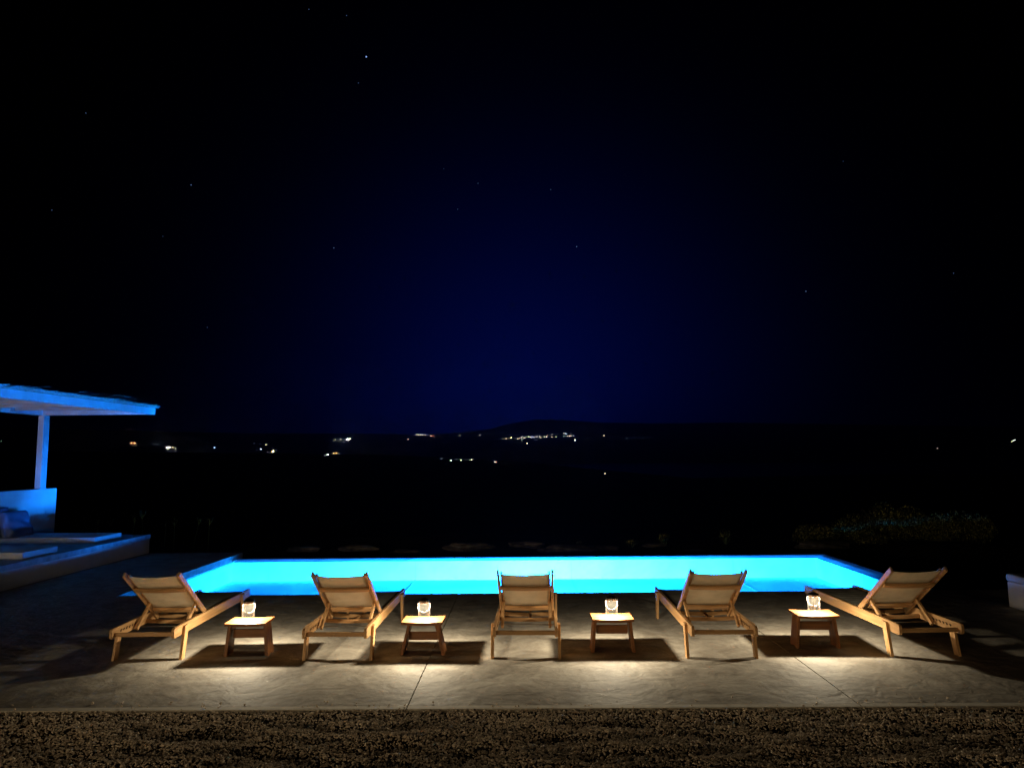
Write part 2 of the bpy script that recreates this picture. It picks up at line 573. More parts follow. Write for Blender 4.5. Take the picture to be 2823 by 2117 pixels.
def make_lounger():
    t = thing("sun_lounger", "x", "sun lounger", group="teak sun loungers in a row along the pool")
    def rail(x0, x1, inner):
        b = MB()
        L = 1.931; r = .022; n = 5
        prof = []
        for cy, cz, a0 in ((r, RB + r, 180), (L - r, RB + r, 270), (L - r, ZT - r, 0), (r, ZT - r, 90)):
            for i in range(n + 1):
                a = R(a0 + 90 * i / n)
                prof.append((cy + r * math.cos(a), cz + r * math.sin(a)))
        m_ = len(prof)
        vs = [(x0, y, z) for y, z in prof] + [(x1, y, z) for y, z in prof]
        fs = [tuple(range(m_)), tuple(reversed(range(m_, 2 * m_)))] + [(i, (i + 1) % m_, m_ + (i + 1) % m_, m_ + i) for i in range(m_)]
        b.add(vs, fs)
        return b
    for s in (-1, 1):
        a, c = sorted((s * .262, s * .288))
        ro = rail(a, c, s).build("side_rail", TEAK[1], t, bevel=.002, seg=1)
        nb = MB()                                   # the dark notches that take the prop rod
        xi = s * .2615
        for yy in (.15, .20, .25, .30, .35, .40):
            nb.tube([(xi, yy, .258), (xi - s * .0015, yy, .258)], .0095, 10)
            nb.box(min(xi, xi - s * .0015), max(xi, xi - s * .0015), yy, yy + .022, .262, .270)
        nb.build("notches", NOTCH, ro)
        b = MB(); b.bar((s * .302, .140, 0.0), (s * .302, .208, .286), (0, 1, 0), .074, .026)
        # flat foot and top
        b.v = [(x, y, 0.0 if z < .1 else .288) for x, y, z in b.v]
        b.build("leg", TEAK[2], t, bevel=.003)
        b = MB(); b.bar((s * .302, 1.700, 0.0), (s * .302, 1.665, .286), (0, 1, 0), .074, .026)
        b.v = [(x, y, 0.0 if z < .1 else .288) for x, y, z in b.v]
        b.build("leg", TEAK[2], t, bevel=.003)
    MB().bar((-.262, .055, .243), (.262, .055, .243), (0, 0, 1), .036, .028).build("crossbar", TEAK[0], t, bevel=.003)
    MB().bar((-.262, .63, .237), (.262, .63, .237), (0, 0, 1), .033, .03, 10, (0, 0, -.010)).build("crossbar", TEAK[0], t, bevel=.003)
    MB().bar((-.262, .87, .238), (.262, .87, .238), (0, 0, 1), .038, .026, 10, (0, 0, -.012)).build("crossbar", TEAK[0], t, bevel=.003)
    MB().bar((-.262, 1.86, .252), (.262, 1.86, .252), (0, 0, 1), .05, .03).build("crossbar", TEAK[0], t, bevel=.003)
    for yy in (1.10, 1.24, 1.38, 1.52, 1.66):
        MB().bar((-.262, yy, .268), (.262, yy, .268), (0, 1, 0), .04, .012, 8, (0, 0, -.010)).build("crossbar", TEAK[0], t, bevel=.002)
    MB().bar((0.03, .64, .226), (0.03, 1.84, .226), (1, 0, 0), .028, .014).build("centre_batten", TEAK[1], t, bevel=.002)
    # foot half: sling fabric laid over the crossbars
    def seat(u, v):
        x = (-.243 + .486 * u)
        y = .93 + .945 * v
        rip = .5 + .5 * math.cos(2 * math.pi * (y - 1.03) / .11)
        z = .292 - .016 * 4 * u * (1 - u) * .6 - .013 * (1 - rip) + (.002 * math.sin(31 * x + 9 * y))
        return (x, y, z)
    MB().grid(seat, 14, 90).build("seat_sling", SLING_SHADED, t, smooth=True, solid=.003)
    # backrest
    def P(x, tt, off=0): y, z = back(tt, off); return (x, y, z)
    br = MB()
    def stile(b, x, w, t0, t1, dep, off=0):
        y0, z0 = back(t0, off); y1, z1 = back(t1, off)
        b.bar((x, y0, z0), (x, y1, z1), (1, 0, 0), w, dep)
    for s in (-1, 1):
        b = MB(); stile(b, s * .2485, .022, 0.0, 1.16, .052)
        b.build("backrest_stile", TEAK[1], t, bevel=.008, seg=3)
        b = MB(); stile(b, s * .219, .018, .05, .90, .030, -.012)
        b.build("inner_stile", TEAK[1], t, bevel=.003)
        # prop strut
        ya, za = back(.76, .012)
        b = MB(); b.bar((s * .2215, ya + .01, za + .005), (s * .2215, .355, .222), (0, 1, 0), .034, .024)
        b.build("prop_strut", TEAK[1], t, bevel=.003)
    b = MB()
    b.bar(P(-.237, .33, .03), P(.237, .33, .03), (0, SB, -(SZ - ZT)), .052, .022, 10, (0, -.004, -.006))
    b.build("backrest_bar", TEAK[0], t, bevel=.003)
    b = MB()
    b.bar(P(-.209, .885, .022), P(.209, .885, .022), (0, SB, -(SZ - ZT)), .060, .024, 10, (0, -.003, -.007))
    b.build("backrest_bar", TEAK[0], t, bevel=.003)
    MB().tube([(-.262, .435, .226), (.262, .435, .226)], .004, 8).build("prop_rod", STEEL, t, smooth=True)
    def bs(u, v):
        x = -.212 + .424 * u
        sagx = 4 * u * (1 - u)
        tt = .05 + .835 * v
        # the free top edge sags, the sheet bellies back a little
        tt += .030 * sagx * max(0, 1 - v * 3.5)
        off = .002 + .012 * sagx * math.sin(math.pi * min(1, v * 1.02)) ** .6 + .0012 * math.sin(40 * v + 5 * u)
        y, z = back(tt, off)
        return (x, y, z)
    MB().grid(bs, 24, 40).build("back_sling", SLING, t, smooth=True, solid=.003)
    # hems of the sling
    hm = MB()
    hm.grid(lambda u, v: tuple(Vector(bs(u, .0 + .035 * v)) + Vector((0, -.0012, -.0016))), 24, 2)
    hm.build("hem", SLING, t, smooth=True, solid=.004)
    return t


NOTCH = mat("notch_dark", (.03, .02, .012), .9, .1)
SLING_SHADED = mat("sling_fabric_shaded", (.13, .12, .10), .85, .1, noise=9, col2=(.19, .175, .14), bump=(900, .3), bumpdist=.001)  # same sling fabric, darker colour carries the shade on the unlit seat
LG = [(-3.404, 6.457, 1.83, "leftmost teak sun lounger, at the pool's left corner near the platform"),
      (-1.669, 6.415, -.61, "second teak sun lounger from the left, between the two left lantern tables"),
      (.017, 6.427, -1.59, "middle teak sun lounger of the five, seen squarely from behind"),
      (1.763, 6.404, -1.01, "second teak sun lounger from the right, between the two right lantern tables"),
      (3.576, 6.427, 1.83, "rightmost teak sun lounger, against the dark at the pool's right corner")]
l0 = make_lounger()
for i, (x, y, a, lb) in enumerate(LG):
    o = l0 if i == 0 else copy_tree(l0)
    o.location = (x, y, 0)
    o.rotation_euler = (0, 0, R(a))
    o['label'] = lb

# ------------------------------------------------------------------ side tables
def make_table(foot=.204, splay=.028, sz=(.150, .227), sx=.166):
    t = thing("side_table", "x", "side table", group="small teak side tables between the loungers")
    b = MB()
    def top(u, v):
        x = -.189 + .378 * u
        return (x, -.137 + .274 * v, .308 - .007 * math.sin(math.pi * u))
    n = 16
    vs, fs = [], []
    for i in range(n + 1):
        x, _, z = top(i / n, 0)
        th = .024 + .002 * math.sin(math.pi * i / n)
        vs += [(x, -.137, z), (x, .137, z), (x, .137, z - th), (x, -.137, z - th)]
        if i:
            o_ = 4 * (i - 1)
            for j in range(4):
                fs.append((o_ + j, o_ + (j + 1) % 4, o_ + 4 + (j + 1) % 4, o_ + 4 + j))
    fs += [(3, 2, 1, 0), (4 * n, 4 * n + 1, 4 * n + 2, 4 * n + 3)]
    b.add(vs, fs).build("tabletop", TTEAK[0], t, bevel=.003)
    for s in (-1, 1):
        b = MB()
        prof = [(-.086, 0.0), (-.04, 0.0), (-.030, .012), (.030, .012), (.04, 0.0), (.086, 0.0), (.070, .283), (-.070, .283)]
        def xx(z): return s * (foot - splay * z / .283)
        vs = [(xx(z), y, z) for y, z in prof] + [(xx(z) - s * .030, y, z) for y, z in prof]
        m_ = len(prof)
        fs = [tuple(range(m_)), tuple(reversed(range(m_, 2 * m_)))] + [(i, (i + 1) % m_, m_ + (i + 1) % m_, m_ + i) for i in range(m_)]
        b.add(vs, fs).build("leg", TTEAK[2], t, bevel=.003)
        b = MB()                                   # little curved bracket under the top
        pr = [(0, 0), (.034, 0)] + [(.034 - .034 * math.sin(a) , -.034 + .034 * math.cos(a)) for a in (.3, .7, 1.1, 1.45)] + [(0, -.036)]
        x0 = s * (foot - splay - .028)
        vs = [(x0 - s * px, -.058, .282 + pz) for px, pz in pr] + [(x0 - s * px, -.038, .282 + pz) for px, pz in pr]
        m_ = len(pr)
        fs = [tuple(range(m_)), tuple(reversed(range(m_, 2 * m_)))] + [(i, (i + 1) % m_, m_ + (i + 1) % m_, m_ + i) for i in range(m_)]
        b.add(vs, fs).build("bracket", TTEAK[0], t)
    b = MB().box(-(sx - .02), sx - .02, -.012, .012, *sz)
    b.build("stretcher", TTEAK[0], t, bevel=.003)
    return t


TB = [(-2.551, 6.759, 2.1, "leftmost small teak side table, beside the leftmost lounger"),
      (-.925, 6.76, -.9, "splay-legged small teak side table over the deck joint, left of the middle lounger"),
      (.827, 6.821, -.2, "small teak side table just right of the middle lounger"),
      (2.746, 6.914, -2.3, "rightmost small teak side table, beside the rightmost lounger")]
t0 = make_table()
for i, (x, y, a, lb) in enumerate(TB):
    o = t0 if i == 0 else make_table(.206, .068, (.119, .192), .156) if i == 1 else copy_tree(t0)
    o.location = (x, y, 0)
    o.rotation_euler = (0, 0, R(a))
    o['label'] = lb

# ------------------------------------------------------------------ jar lanterns
def make_lantern():
    t = thing("jar_lantern", "x", "lantern", group="lit glass jar lanterns on the side tables")
    b = MB()
    prof = [(.001, .0015), (.044, .002), (.052, .005), (.0555, .014), (.0560, .120), (.0545, .136), (.048, .147), (.0425, .152), (.0425, .167)]
    vs, fs = [], []
    n = 32
    for i, (r, z) in enumerate(prof):
        for j in range(n):
            a = 2 * math.pi * j / n
            q = .35 if .01 < z < .140 else .0         # squared-off body
            rr = r * (1 + q * .16 * (abs(math.cos(2 * a)) ** .7 - .5) * -1)
            vs.append((rr * math.cos(a), rr * math.sin(a), z))
        if i:
            o_ = n * (i - 1)
            for j in range(n):
                fs.append((o_ + j, o_ + (j + 1) % n, o_ + n + (j + 1) % n, o_ + n + j))
    b.add(vs, fs).build("jar", GLASS, t, smooth=True)
    b = MB(); b.lathe([(.001, .161), (.044, .161), (.0465, .159), (.0470, .177), (.044, .183), (.030, .186), (.020, .193), (.012, .197), (.001, .197)], 28)
    b.build("lid", LID, t, smooth=True)
    b = MB(); b.lathe([(.001, .1605), (.026, .1605), (.026, .157), (.001, .157)], 20)
    b.build("led_disc", LED, t)
    # wire bail: collar round the neck and a loop that hangs down in front
    b = MB()
    b.tube([(.0445 * math.cos(a), .0445 * math.sin(a), .153) for a in np.linspace(0, 2 * math.pi, 25)], .0018, 6)
    pts = []
    for k_ in range(17):
        a = math.pi * k_ / 16
        pts.append((.058 * math.cos(a), -.012 - .050 * math.sin(a) ** .8, .147 - .070 * math.sin(a) ** .9))
    b.tube(pts, .0019, 8)
    b.tube([(-.014, -.062, .0775), (.014, -.062, .0775)], .0038, 8)
    for s in (-1, 1):
        b.tube([(s * .052, -.008, .147), (s * .061, -.014, .147)], .0035, 8)
    b.build("bail_handle", ROPE, t, smooth=True)
    for nm, kind, en in (("lantern_light", 'POINT', .27), ("lantern_beam", 'AREA', 1.0)):
        ld = bpy.data.lights.new(nm, kind)
        ld.energy = LANTERN_POWER * en; ld.color = LANTERN_RGB
        if kind == 'AREA':
            ld.shape = 'DISK'; ld.size = .036
        else:
            ld.shadow_soft_size = .012
        lo = bpy.data.objects.new(nm, ld)
        COL.objects.link(lo); lo.parent = t
        lo.location = (0, 0, .146 if kind == 'POINT' else .1565)
    return t


JL = [(-2.573, 6.775, 28, "lit jar lantern on the leftmost side table, handle hanging to the right"),
      (-.921, 6.75, 5, "lit jar lantern on the table left of the middle lounger"),
      (.827, 6.81, -6, "lit jar lantern on the table just right of the middle lounger"),
      (2.75, 6.905, -24, "lit jar lantern on the rightmost side table, handle hanging to the left")]
j0 = make_lantern()
for i, (x, y, a, lb) in enumerate(JL):
    o = j0 if i == 0 else copy_tree(j0)
    o.location = (x, y, .3015)
    o.rotation_euler = (0, 0, R(a))
    o['label'] = lb

# ------------------------------------------------------------------ platform, wall, mattresses, pergola
t = thing("daybed_platform", "low white built platform with a concrete top left of the pool", "platform", (-7.27, 10, 0))
t.location = (0, 0, 0)
MB().box(-9.44, -7.275, 7.0, 13.95, .001, .272).build("base", PLASTER, t, bevel=.006)
b = MB()
for y0, y1 in ((7.0, 9.20), (9.203, 11.55), (11.553, 13.96)):
    b.box(-9.44, -7.262, y0, y1, .2725, .358)
b.build("coping", COPING, t, bevel=.004)

t = thing("garden_wall", "white plastered wall carrying the pergola post behind the mattresses", "wall")
MB().box(-9.70, -9.45, 7.0, 14.40, -.2, 1.255).build("wall", PLASTER, t, bevel=.012)
s_ = MB().box(-9.449, -9.437, 14.03, 14.12, .745, .835).build("socket", mat("socket_plastic", (.8, .8, .8), .4, .4), t, bevel=.004)
MB().box(-9.437, -9.4345, 14.045, 14.105, .76, .82).build("cover", mat("socket_cover", (.6, .62, .65), .3, .5), s_, bevel=.001)


def cushion(name, sx, sy, sz, mt, loc, rot=(0, 0, 0), puff=.25, label=None, cat=None, group=None, seed=1):
    """a soft box: rounded, slightly swollen, with an uneven surface and a piped edge"""
    nx, ny = 22, 22
    t = thing(name, label, cat, loc, 0, group)
    t.rotation_euler = rot
    rr = random.Random(seed)
    ph = [rr.random() * 6 for _ in range(6)]
    b = MB()
    def side(sign):
        def f(u, v):
            a, c = 2 * u - 1, 2 * v - 1
            e = (1 - abs(a) ** 6) ** .5 * (1 - abs(c) ** 6) ** .5 if abs(a) < 1 and abs(c) < 1 else 0
            w_ = .012 * (math.sin(5 * a + ph[0]) * math.cos(4 * c + ph[1]) + .5 * math.sin(9 * a + 3 * c + ph[2]))
            z = sz / 2 * ((1 - puff) + puff * e) + w_ * e * puff * 2
            return (a * sx / 2, c * sy / 2, sz / 2 + sign * z)
        return f
    b.grid(side(1), nx, ny)
    b.grid(side(-1), nx, ny)
    n1 = (nx + 1) * (ny + 1)
    ring = [i for i in range(nx + 1)] + [(j + 1) * (nx + 1) + nx for j in range(ny)] + \
           [ny * (nx + 1) + nx - 1 - i for i in range(nx)] + [(ny - 1 - j) * (nx + 1) for j in range(ny - 1)]
    for i in range(len(ring)):
        a, c = ring[i], ring[(i + 1) % len(ring)]
        b.f.append((a, c, c + n1, a + n1))
    b.build("cover", mt, t, smooth=True, bevel=.012, seg=3)
    hz = sz * (1 - puff) / 2
    pp = MB()
    q = [(-sx / 2, -sy / 2), (sx / 2, -sy / 2), (sx / 2, sy / 2), (-sx / 2, sy / 2), (-sx / 2, -sy / 2)]
    for sg in (1, -1):
        pp.tube([(x, y, sz / 2 + sg * (hz - .003)) for x, y in q], .004, 6)
    pp.build("piping", mt, t, smooth=True)
    return t


cushion("mattress", 1.92, .84, .105, CANVAS, (-8.46, 12.94, .359), puff=.12,
        label="pale canvas mattress lying at the far end of the platform, under the pillow", cat="mattress",
        group="canvas mattresses on the platform", seed=2)
cushion("mattress", 1.98, .80, .105, CANVAS, (-8.38, 10.96, .359), puff=.12,
        label="pale canvas mattress lying nearer, cut by the photo's left edge", cat="mattress",
        group="canvas mattresses on the platform", seed=3)
cushion("pillow", .50, .66, .20, PILLOWM, (-9.06, 12.86, .69), rot=(0, R(-110), 0), puff=.75,
        label="large grey-blue back pillow leaning in front against the white wall", cat="pillow",
        group="pillows against the wall", seed=4)
cushion("pillow", .52, .60, .14, PILLOWM, (-9.285, 12.62, .72), rot=(0, R(-95), 0), puff=.7,
        label="second pillow standing flat on the wall behind the large one", cat="pillow",
        group="pillows against the wall", seed=5)

t = thing("pergola", "white timber pergola with a reed roof on one post", "pergola")
YE = 13.95
MB().box(-7.33, -7.27, 7.6, YE, 2.695, 2.825).build("fascia", PAINT, t, bevel=.004)
MB().box(-9.60, -7.3305, YE - .07, YE, 2.70, 2.825).build("end_beam", PAINT, t, bevel=.004)
MB().box(-9.60, -9.48, 7.6, YE - .072, 2.70, 2.80).build("wall_beam", PAINT, t, bevel=.004)
for y in (13.15, 12.35, 11.55, 10.75, 9.95, 9.15, 8.35):
    MB().box(-11.4, -7.3305, y - .035, y + .035, 2.745, 2.82).build("rafter", PAINT, t, bevel=.003)
MB().box(-9.575, -9.46, 13.975 - .07, 14.075, 1.2555, 2.6995).build("post", PAINT, t, bevel=.006)
MB().box(-9.59, -9.455, 13.97 - .08, 14.085, 1.2552, 1.275).build("post_foot", PAINT, t, bevel=.003)
MB().box(-11.4, -7.262, 7.6, YE + .01, 2.8255, 2.833).build("matting", MATTING, t)
# reeds: hundreds of thin stems lying on the matting along the edge
rd = MB()
rr = random.Random(11)
for i in range(1500):
    y = 8.5 + (YE + .0 - 8.5) * rr.random()
    x = -7.268 - abs(rr.gauss(0, .16)) + .012
    if rr.random() < .3: x = -7.27 - rr.random() * 2
    L_ = rr.uniform(.25, .8)
    a = rr.gauss(0, .10)
    z = 2.835 + rr.random() ** 2 * .045
    dz = rr.gauss(0, .012)
    y0, y1 = y - L_ / 2, min(y + L_ / 2, YE + .03)
    x1 = min(x + math.sin(a) * L_, -7.25)
    rd.tube([(x, y0, z - dz), ((x + x1) / 2, (y0 + y1) / 2, z + .006), (x1, y1, max(2.834, z + dz))], .0035, 4)
for i in range(750):
    y = 8.5 + (YE - 8.5) * rr.random()
    L_ = rr.uniform(.2, .6)
    x, z = rr.uniform(-7.30, -7.245), 2.836 + .046 * rr.random() * (1 - .4 * abs(math.sin(y * 3.1)))
    a = rr.gauss(0, .05)
    y1 = min(y + L_, YE + .03)
    rd.tube([(x, y, z + rr.gauss(0, .006)), (x + a * L_ * .5, (y + y1) / 2, z), (x + a * L_, y1, max(2.834, z + rr.gauss(0, .02)))], .0045, 4, .003)
rd_ = rd.build("reed_roof", REED, t, smooth=True)
lr = MB()
for yy, ln, up, bend in ((10.4, .42, .10, .02), (11.35, .40, .11, .02), (11.75, .34, .09, .03), (12.15, .9, .12, .10), (12.30, .62, .05, .05), (12.9, .38, .11, .01), (13.62, .12, .10, 0)):
    lr.tube([(-7.30, yy, 2.85), (-7.29, yy + ln * .5, 2.85 + up * .6 + bend * .5), (-7.28, yy + ln, 2.85 + up)], .004, 5, .0022)
lr.tube([(-9.2, 12.6, 2.83), (-9.2, 12.61, 2.66)], .004, 5)
lr.build("loose_reeds", REED, t, smooth=True)

# ------------------------------------------------------------------ the house behind the camera, its glass doors lit
t = thing("house", "white house front with three lit glass doors behind the gravel", "house")
HY = -8.5
b = MB()
b.box(-17, 3, HY - .3, HY, 2.3, 3.3)
for x0, x1 in ((-17, -13.4), (-11.4, -10.8), (-8.8, -8.2), (-6.2, 3)):
    b.box(x0, x1, HY - .3, HY, -.1, 2.2995)
b.build("wall", PLASTER, t)
DOORL = emit("lit_room", (1.0, .74, .43), 15.5)
FRAME = mat("door_frame", (.6, .6, .6), .5, .3)
for x0, x1 in ((-13.4, -11.4), (-10.8, -8.8), (-8.2, -6.2)):
    f = MB()
    f.box(x0, x0 + .07, HY - .2, HY - .1, .02, 2.2); f.box(x1 - .07, x1, HY - .2, HY - .1, .02, 2.2)
    f.box(x0 + .0705, x1 - .0705, HY - .2, HY - .1, 2.12, 2.2); f.box((x0 + x1) / 2 - .04, (x0 + x1) / 2 + .04, HY - .2, HY - .1, .02, 2.119)
    fo = f.build("glass_door", FRAME, t)
    MB().box(x0 + .071, x1 - .071, HY - .24, HY - .23, .03, 2.11).build("lit_pane", DOORL, fo)
tag(MB().add([(-18, -9, -.16), (14, -9, -.16), (14, 2.25, -.05), (-18, 2.25, -.05)], [(0, 1, 2, 3)]).build("yard_ground", SOIL), kind='structure')

# ------------------------------------------------------------------ built bench at the right edge
t = thing("built_bench", "low white built-in bench with a rounded top at the photo's right edge", "bench")
MB().box(5.68, 6.35, 5.6, 8.57, .001, .293).build("base", PLASTER, t, bevel=.012)
cb = MB(); cb.box(5.665, 6.365, 5.59, 8.585, .2935, .382)
cb.build("seat_top", CANVAS, t, bevel=.035, seg=5)

# ------------------------------------------------------------------ terrain, sea, hills
def hprof(az_px):
    """silhouettes by photo column: near ridge, far ridge (heights in metres)"""
    near = np.interp(az_px, [-2500, 0, 500, 900, 1100, 1300, 1450, 1600, 1900, 2400, 3500, 5500],
                     [1245, 1248, 1250, 1251, 1256, 1264, 1274, 1290, 1316, 1300, 1290, 1290])
    far = np.interp(az_px, [-2500, 0, 400, 700, 950, 1150, 1260, 1350, 1400, 1480, 1560, 1650, 1800, 2000, 2300, 2800, 5500],
                    [1190, 1195, 1198, 1200, 1197, 1199, 1194, 1184, 1170, 1157, 1160, 1166, 1170, 1170, 1178, 1190, 1200])
    return near, far


def terrain(x, y):
    r = math.hypot(x, y)
    px = 1437 + 1950 * x / max(y, .25 * r, .01)
    near, far = hprof(px)
    hor = 1259 - (px - 1437) * .0097
    hn = H + (hor - near) / 1950 * 800
    hf = H + (hor - far) / 1950 * 4300
    bmp = math.sin(x * .11 + 1.3 * math.sin(y * .07)) * math.cos(y * .093)
    if r < 60:
        e_ = min(1, max(0, (y - 14.4) / 1.5)); e_ = e_ * e_ * (3 - 2 * e_)
        h = -.62 + .36 * e_ - .055 * max(0, r - 19) + (.06 * bmp + .05 * math.sin(x * 1.3 + math.sin(y)) * math.cos(y * 1.7)) * min(1, max(0, (r - 14.5) / 2))
        return h
    if r < 800:
        k_ = (r - 60) / 740
        return -2.52 + (hn + 2.52) * k_ * k_ * (3 - 2 * k_) - 7 * math.sin(math.pi * k_) + .5 * bmp
    if r < 1150:
        return hn + (-34 - hn) * (r - 800) / 350
    if r < 2900:
        return -36
    if r < 4300:
        k_ = (r - 2900) / 1400
        h2 = hf * (.12 + .88 * k_ ** 1.3)
        return -36 + (h2 + 36) * min(1, k_ * 9) if k_ < .111 else h2 + 3 * math.sin(x * .013) * math.cos(y * .011)
    return max(-36, hf - (r - 4300) * .12)


rs = [0.0] + list(np.linspace(3, 30, 30)) + list(np.geomspace(32, 800, 46)) + list(np.linspace(830, 1150, 8)) + list(np.linspace(1400, 2850, 6)) + \
     list(np.linspace(2900, 4300, 26)) + list(np.linspace(4400, 6500, 6))
azs = np.radians(np.concatenate([np.linspace(-80, -46, 12), np.linspace(-45, 45, 300), np.linspace(46, 80, 12)]))
tb = MB()
def cut_in(x, y, h):
    # below the deck, the pool and the gravel the ground stays under them
    if -13.2 < x < 9.2 and y < 14.3:
        return min(h, -1.2)
    return h
vs = []
for r_ in rs:
    for a in azs:
        x, y = r_ * math.sin(a), r_ * math.cos(a)
        vs.append((x, y, cut_in(x, y, terrain(x, y))))
na = len(azs)
fs = [(i * na + j, i * na + j + 1, (i + 1) * na + j + 1, (i + 1) * na + j) for i in range(len(rs) - 1) for j in range(na - 1)]
tb.add(vs, fs)
tag(tb.build("terrain", SOIL, smooth=True), kind='structure')
sea = mat("sea_water", (.002, .006, .012), .42, .5, bump=(.02, .3), bumpdist=1.0)
tag(MB().add([(-9000, 700, -30), (9000, 700, -30), (9000, 5200, -30), (-9000, 5200, -30)], [(0, 1, 2, 3)]).build("sea", sea), kind='structure')

# ------------------------------------------------------------------ distant lamps and stars
def hit_ground(px, py):
    dv = ray(px, py); dv = dv / dv.y
    prev = 60.0
    r_ = 60.0
    while r_ < 4600:
        P = Vector((0, 0, H)) + dv * r_
        if P.z < max(terrain(P.x, P.y), -30) + .2:
            return P
        r_ *= 1.004
    # just over the crest: stand it on the crest
    P = Vector((0, 0, H)) + dv * 4290
    P.z = terrain(P.x, P.y)
    return P


COLS = {'w': (.86, .93, 1), 'y': (1, .88, .68), 'b': (.35, .55, 1), 'r': (1, .35, .25), 'p': (1, .74, .72), 'g': (.55, 1, .6), 'o': (1, .5, .2)}
NAMES = {'w': 'white', 'y': 'yellow', 'b': 'blue', 'r': 'red', 'p': 'pink', 'g': 'green', 'o': 'orange'}
def sph(r, n=8, m_=5):
    b = MB()
    prof = [(max(1e-4, r * math.sin(math.pi * i / m_)), -r * math.cos(math.pi * i / m_)) for i in range(m_ + 1)]
    return b.lathe(prof, n)
lamp_mesh, lamp_mats = {}, {}
def distant_lamp(px, py, c, s, where):
    """s: 0 dim .. 3 bright"""
    P = hit_ground(px, py)
    dist = P.length
    key = (c, s)
    if key not in lamp_mats:
        lamp_mats[key] = emit("lamp_%s_%d" % (NAMES[c], s), COLS[c], (1.4, 8, 26, 90)[s])
    rad = dist / 707 * (.33, .40, .52, .75)[s]
    hh = rad * 1.2
    b = MB(); b.tube([(0, 0, -.3 * rad), (0, 0, hh)], rad * .06, 5)
    lv = dist
    t = thing("distant_lamp", "%s %s lamp %s" % (("dim", "small", "bright", "glaring")[s], NAMES[c], where), "lamp",
              (P.x, P.y, P.z - hh * 0), 0, "distant lamps " + where)
    o = sph(rad).build("globe", lamp_mats[key], t, smooth=True)
    o.location = (0, 0, 0)
    return t


def A(x, y): return (900 + x / 2.4578, 1150 + y / 2.4578)
def B_(x, y): return (1350 + x / 7.373, 1140 + y / 7.373)
def C_(x, y): return (x / 2.4578, 1150 + y / 2.4578)
def D_(x, y): return (1411 + x / 1.5666, 400 + y / 1.5666)
W1 = "in the harbour cluster left of centre"
for x, y, c, s in ((60, 153, 'w', 1), (97, 152, 'w', 1), (115, 153, 'g', 0), (132, 154, 'w', 1), (146, 152, 'w', 3), (158, 149, 'y', 2)):
    distant_lamp(*A(x, y), c, s, W1)
W2 = "in the short row on the low hill"
for x, y, c, s in ((553, 149, 'y', 1), (612, 117, 'w', 1), (625, 122, 'y', 1), (638, 119, 'w', 1), (650, 121, 'w', 1), (662, 122, 'b', 1), (672, 123, 'w', 1), (708, 127, 'p', 2), (723, 128, 'r', 1)):
    distant_lamp(*A(x, y), c, s, W2)
for x, y, c, s, wr in ((905, 125, 'y', 1, "alone between hill row and town"), (893, 128, 'g', 0, "beside the yellow one before the town"), (1040, 122, 'w', 1, "alone just left of the town"),
                   (1882, 127, 'y', 2, "alone right of the town"), (2035, 143, 'w', 0, "faint beyond the town on the right"), (2088, 141, 'b', 0, "faint beyond the town on the right"),
                   (2143, 143, 'b', 0, "faint beyond the town on the right")):
    distant_lamp(*A(x, y), c, s, wr)
W3 = "in the far hill town"
for x, y, c, s in ((265, 515, 'g', 1), (280, 525, 'w', 0), (335, 513, 'p', 1), (390, 502, 'y', 0), (440, 497, 'y', 2), (567, 518, 'w', 1), (525, 503, 'b', 0), (605, 503, 'p', 1),
                   (643, 490, 'w', 1), (654, 527, 'g', 1), (672, 472, 'w', 1), (690, 508, 'w', 1), (715, 503, 'w', 1), (740, 485, 'g', 1), (730, 465, 'b', 0), (787, 463, 'w', 1), (795, 475, 'g', 1),
                   (822, 485, 'w', 1), (845, 492, 'b', 1), (858, 455, 'b', 1), (865, 475, 'b', 1), (897, 488, 'b', 1), (922, 483, 'w', 1), (957, 472, 'w', 1), (1018, 462, 'w', 1), (1012, 490, 'g', 1),
                   (1035, 493, 'w', 1), (920, 535, 'b', 0), (960, 538, 'b', 0), (1110, 475, 'w', 1), (1155, 475, 'w', 1), (1173, 448, 'r', 1), (1225, 445, 'b', 0), (1268, 427, 'w', 1), (1263, 478, 'y', 1), (1348, 475, 'g', 1),
                   (1200, 378, 'b', 0), (268, 383, 'b', 0), (418, 435, 'b', 0), (655, 565, 'g', 0)):
    distant_lamp(*B_(x, y), c, s, W3)
W4 = "in the cluster right of the town"
for x, y, c, s in ((1507, 403, 'w', 1), (1538, 407, 'b', 1), (1565, 413, 'b', 1), (1507, 467, 'g', 1), (1545, 452, 'b', 0), (1583, 462, 'w', 1), (1600, 455, 'p', 0), (1630, 460, 'p', 1), (1660, 458, 'w', 1),
                   (1650, 413, 'w', 0), (1703, 455, 'b', 1), (1736, 545, 'w', 2), (1785, 512, 'b', 0)):
    distant_lamp(*B_(x, y), c, s, W4)
distant_lamp(*B_(768, 607), 'y', 2, "alone just below the town")
W5 = "on the near shore left of centre"
for x, y, c, s in ((8, 255, 'w', 2), (45, 245, 'y', 0), (50, 245, 'y', 1), (67, 242, 'o', 1), (85, 248, 'b', 0)):
    distant_lamp(*A(x, y), c, s, W5)
W6 = "along the near shore"
for x, y, c, s in ((845, 292, 'w', 1), (838, 292, 'g', 0), (880, 285, 'b', 0), (912, 290, 'g', 1), (943, 290, 'b', 0), (968, 292, 'g', 1), (983, 288, 'w', 1), (1125, 293, 'b', 0), (1140, 303, 'w', 1), (1150, 304, 'r', 1), (778, 282, 'b', 0)):
    distant_lamp(*A(x, y), c, s, W6)
distant_lamp(*A(1887, 382), 'y', 1, "standing apart, low on the dark slope right of centre")
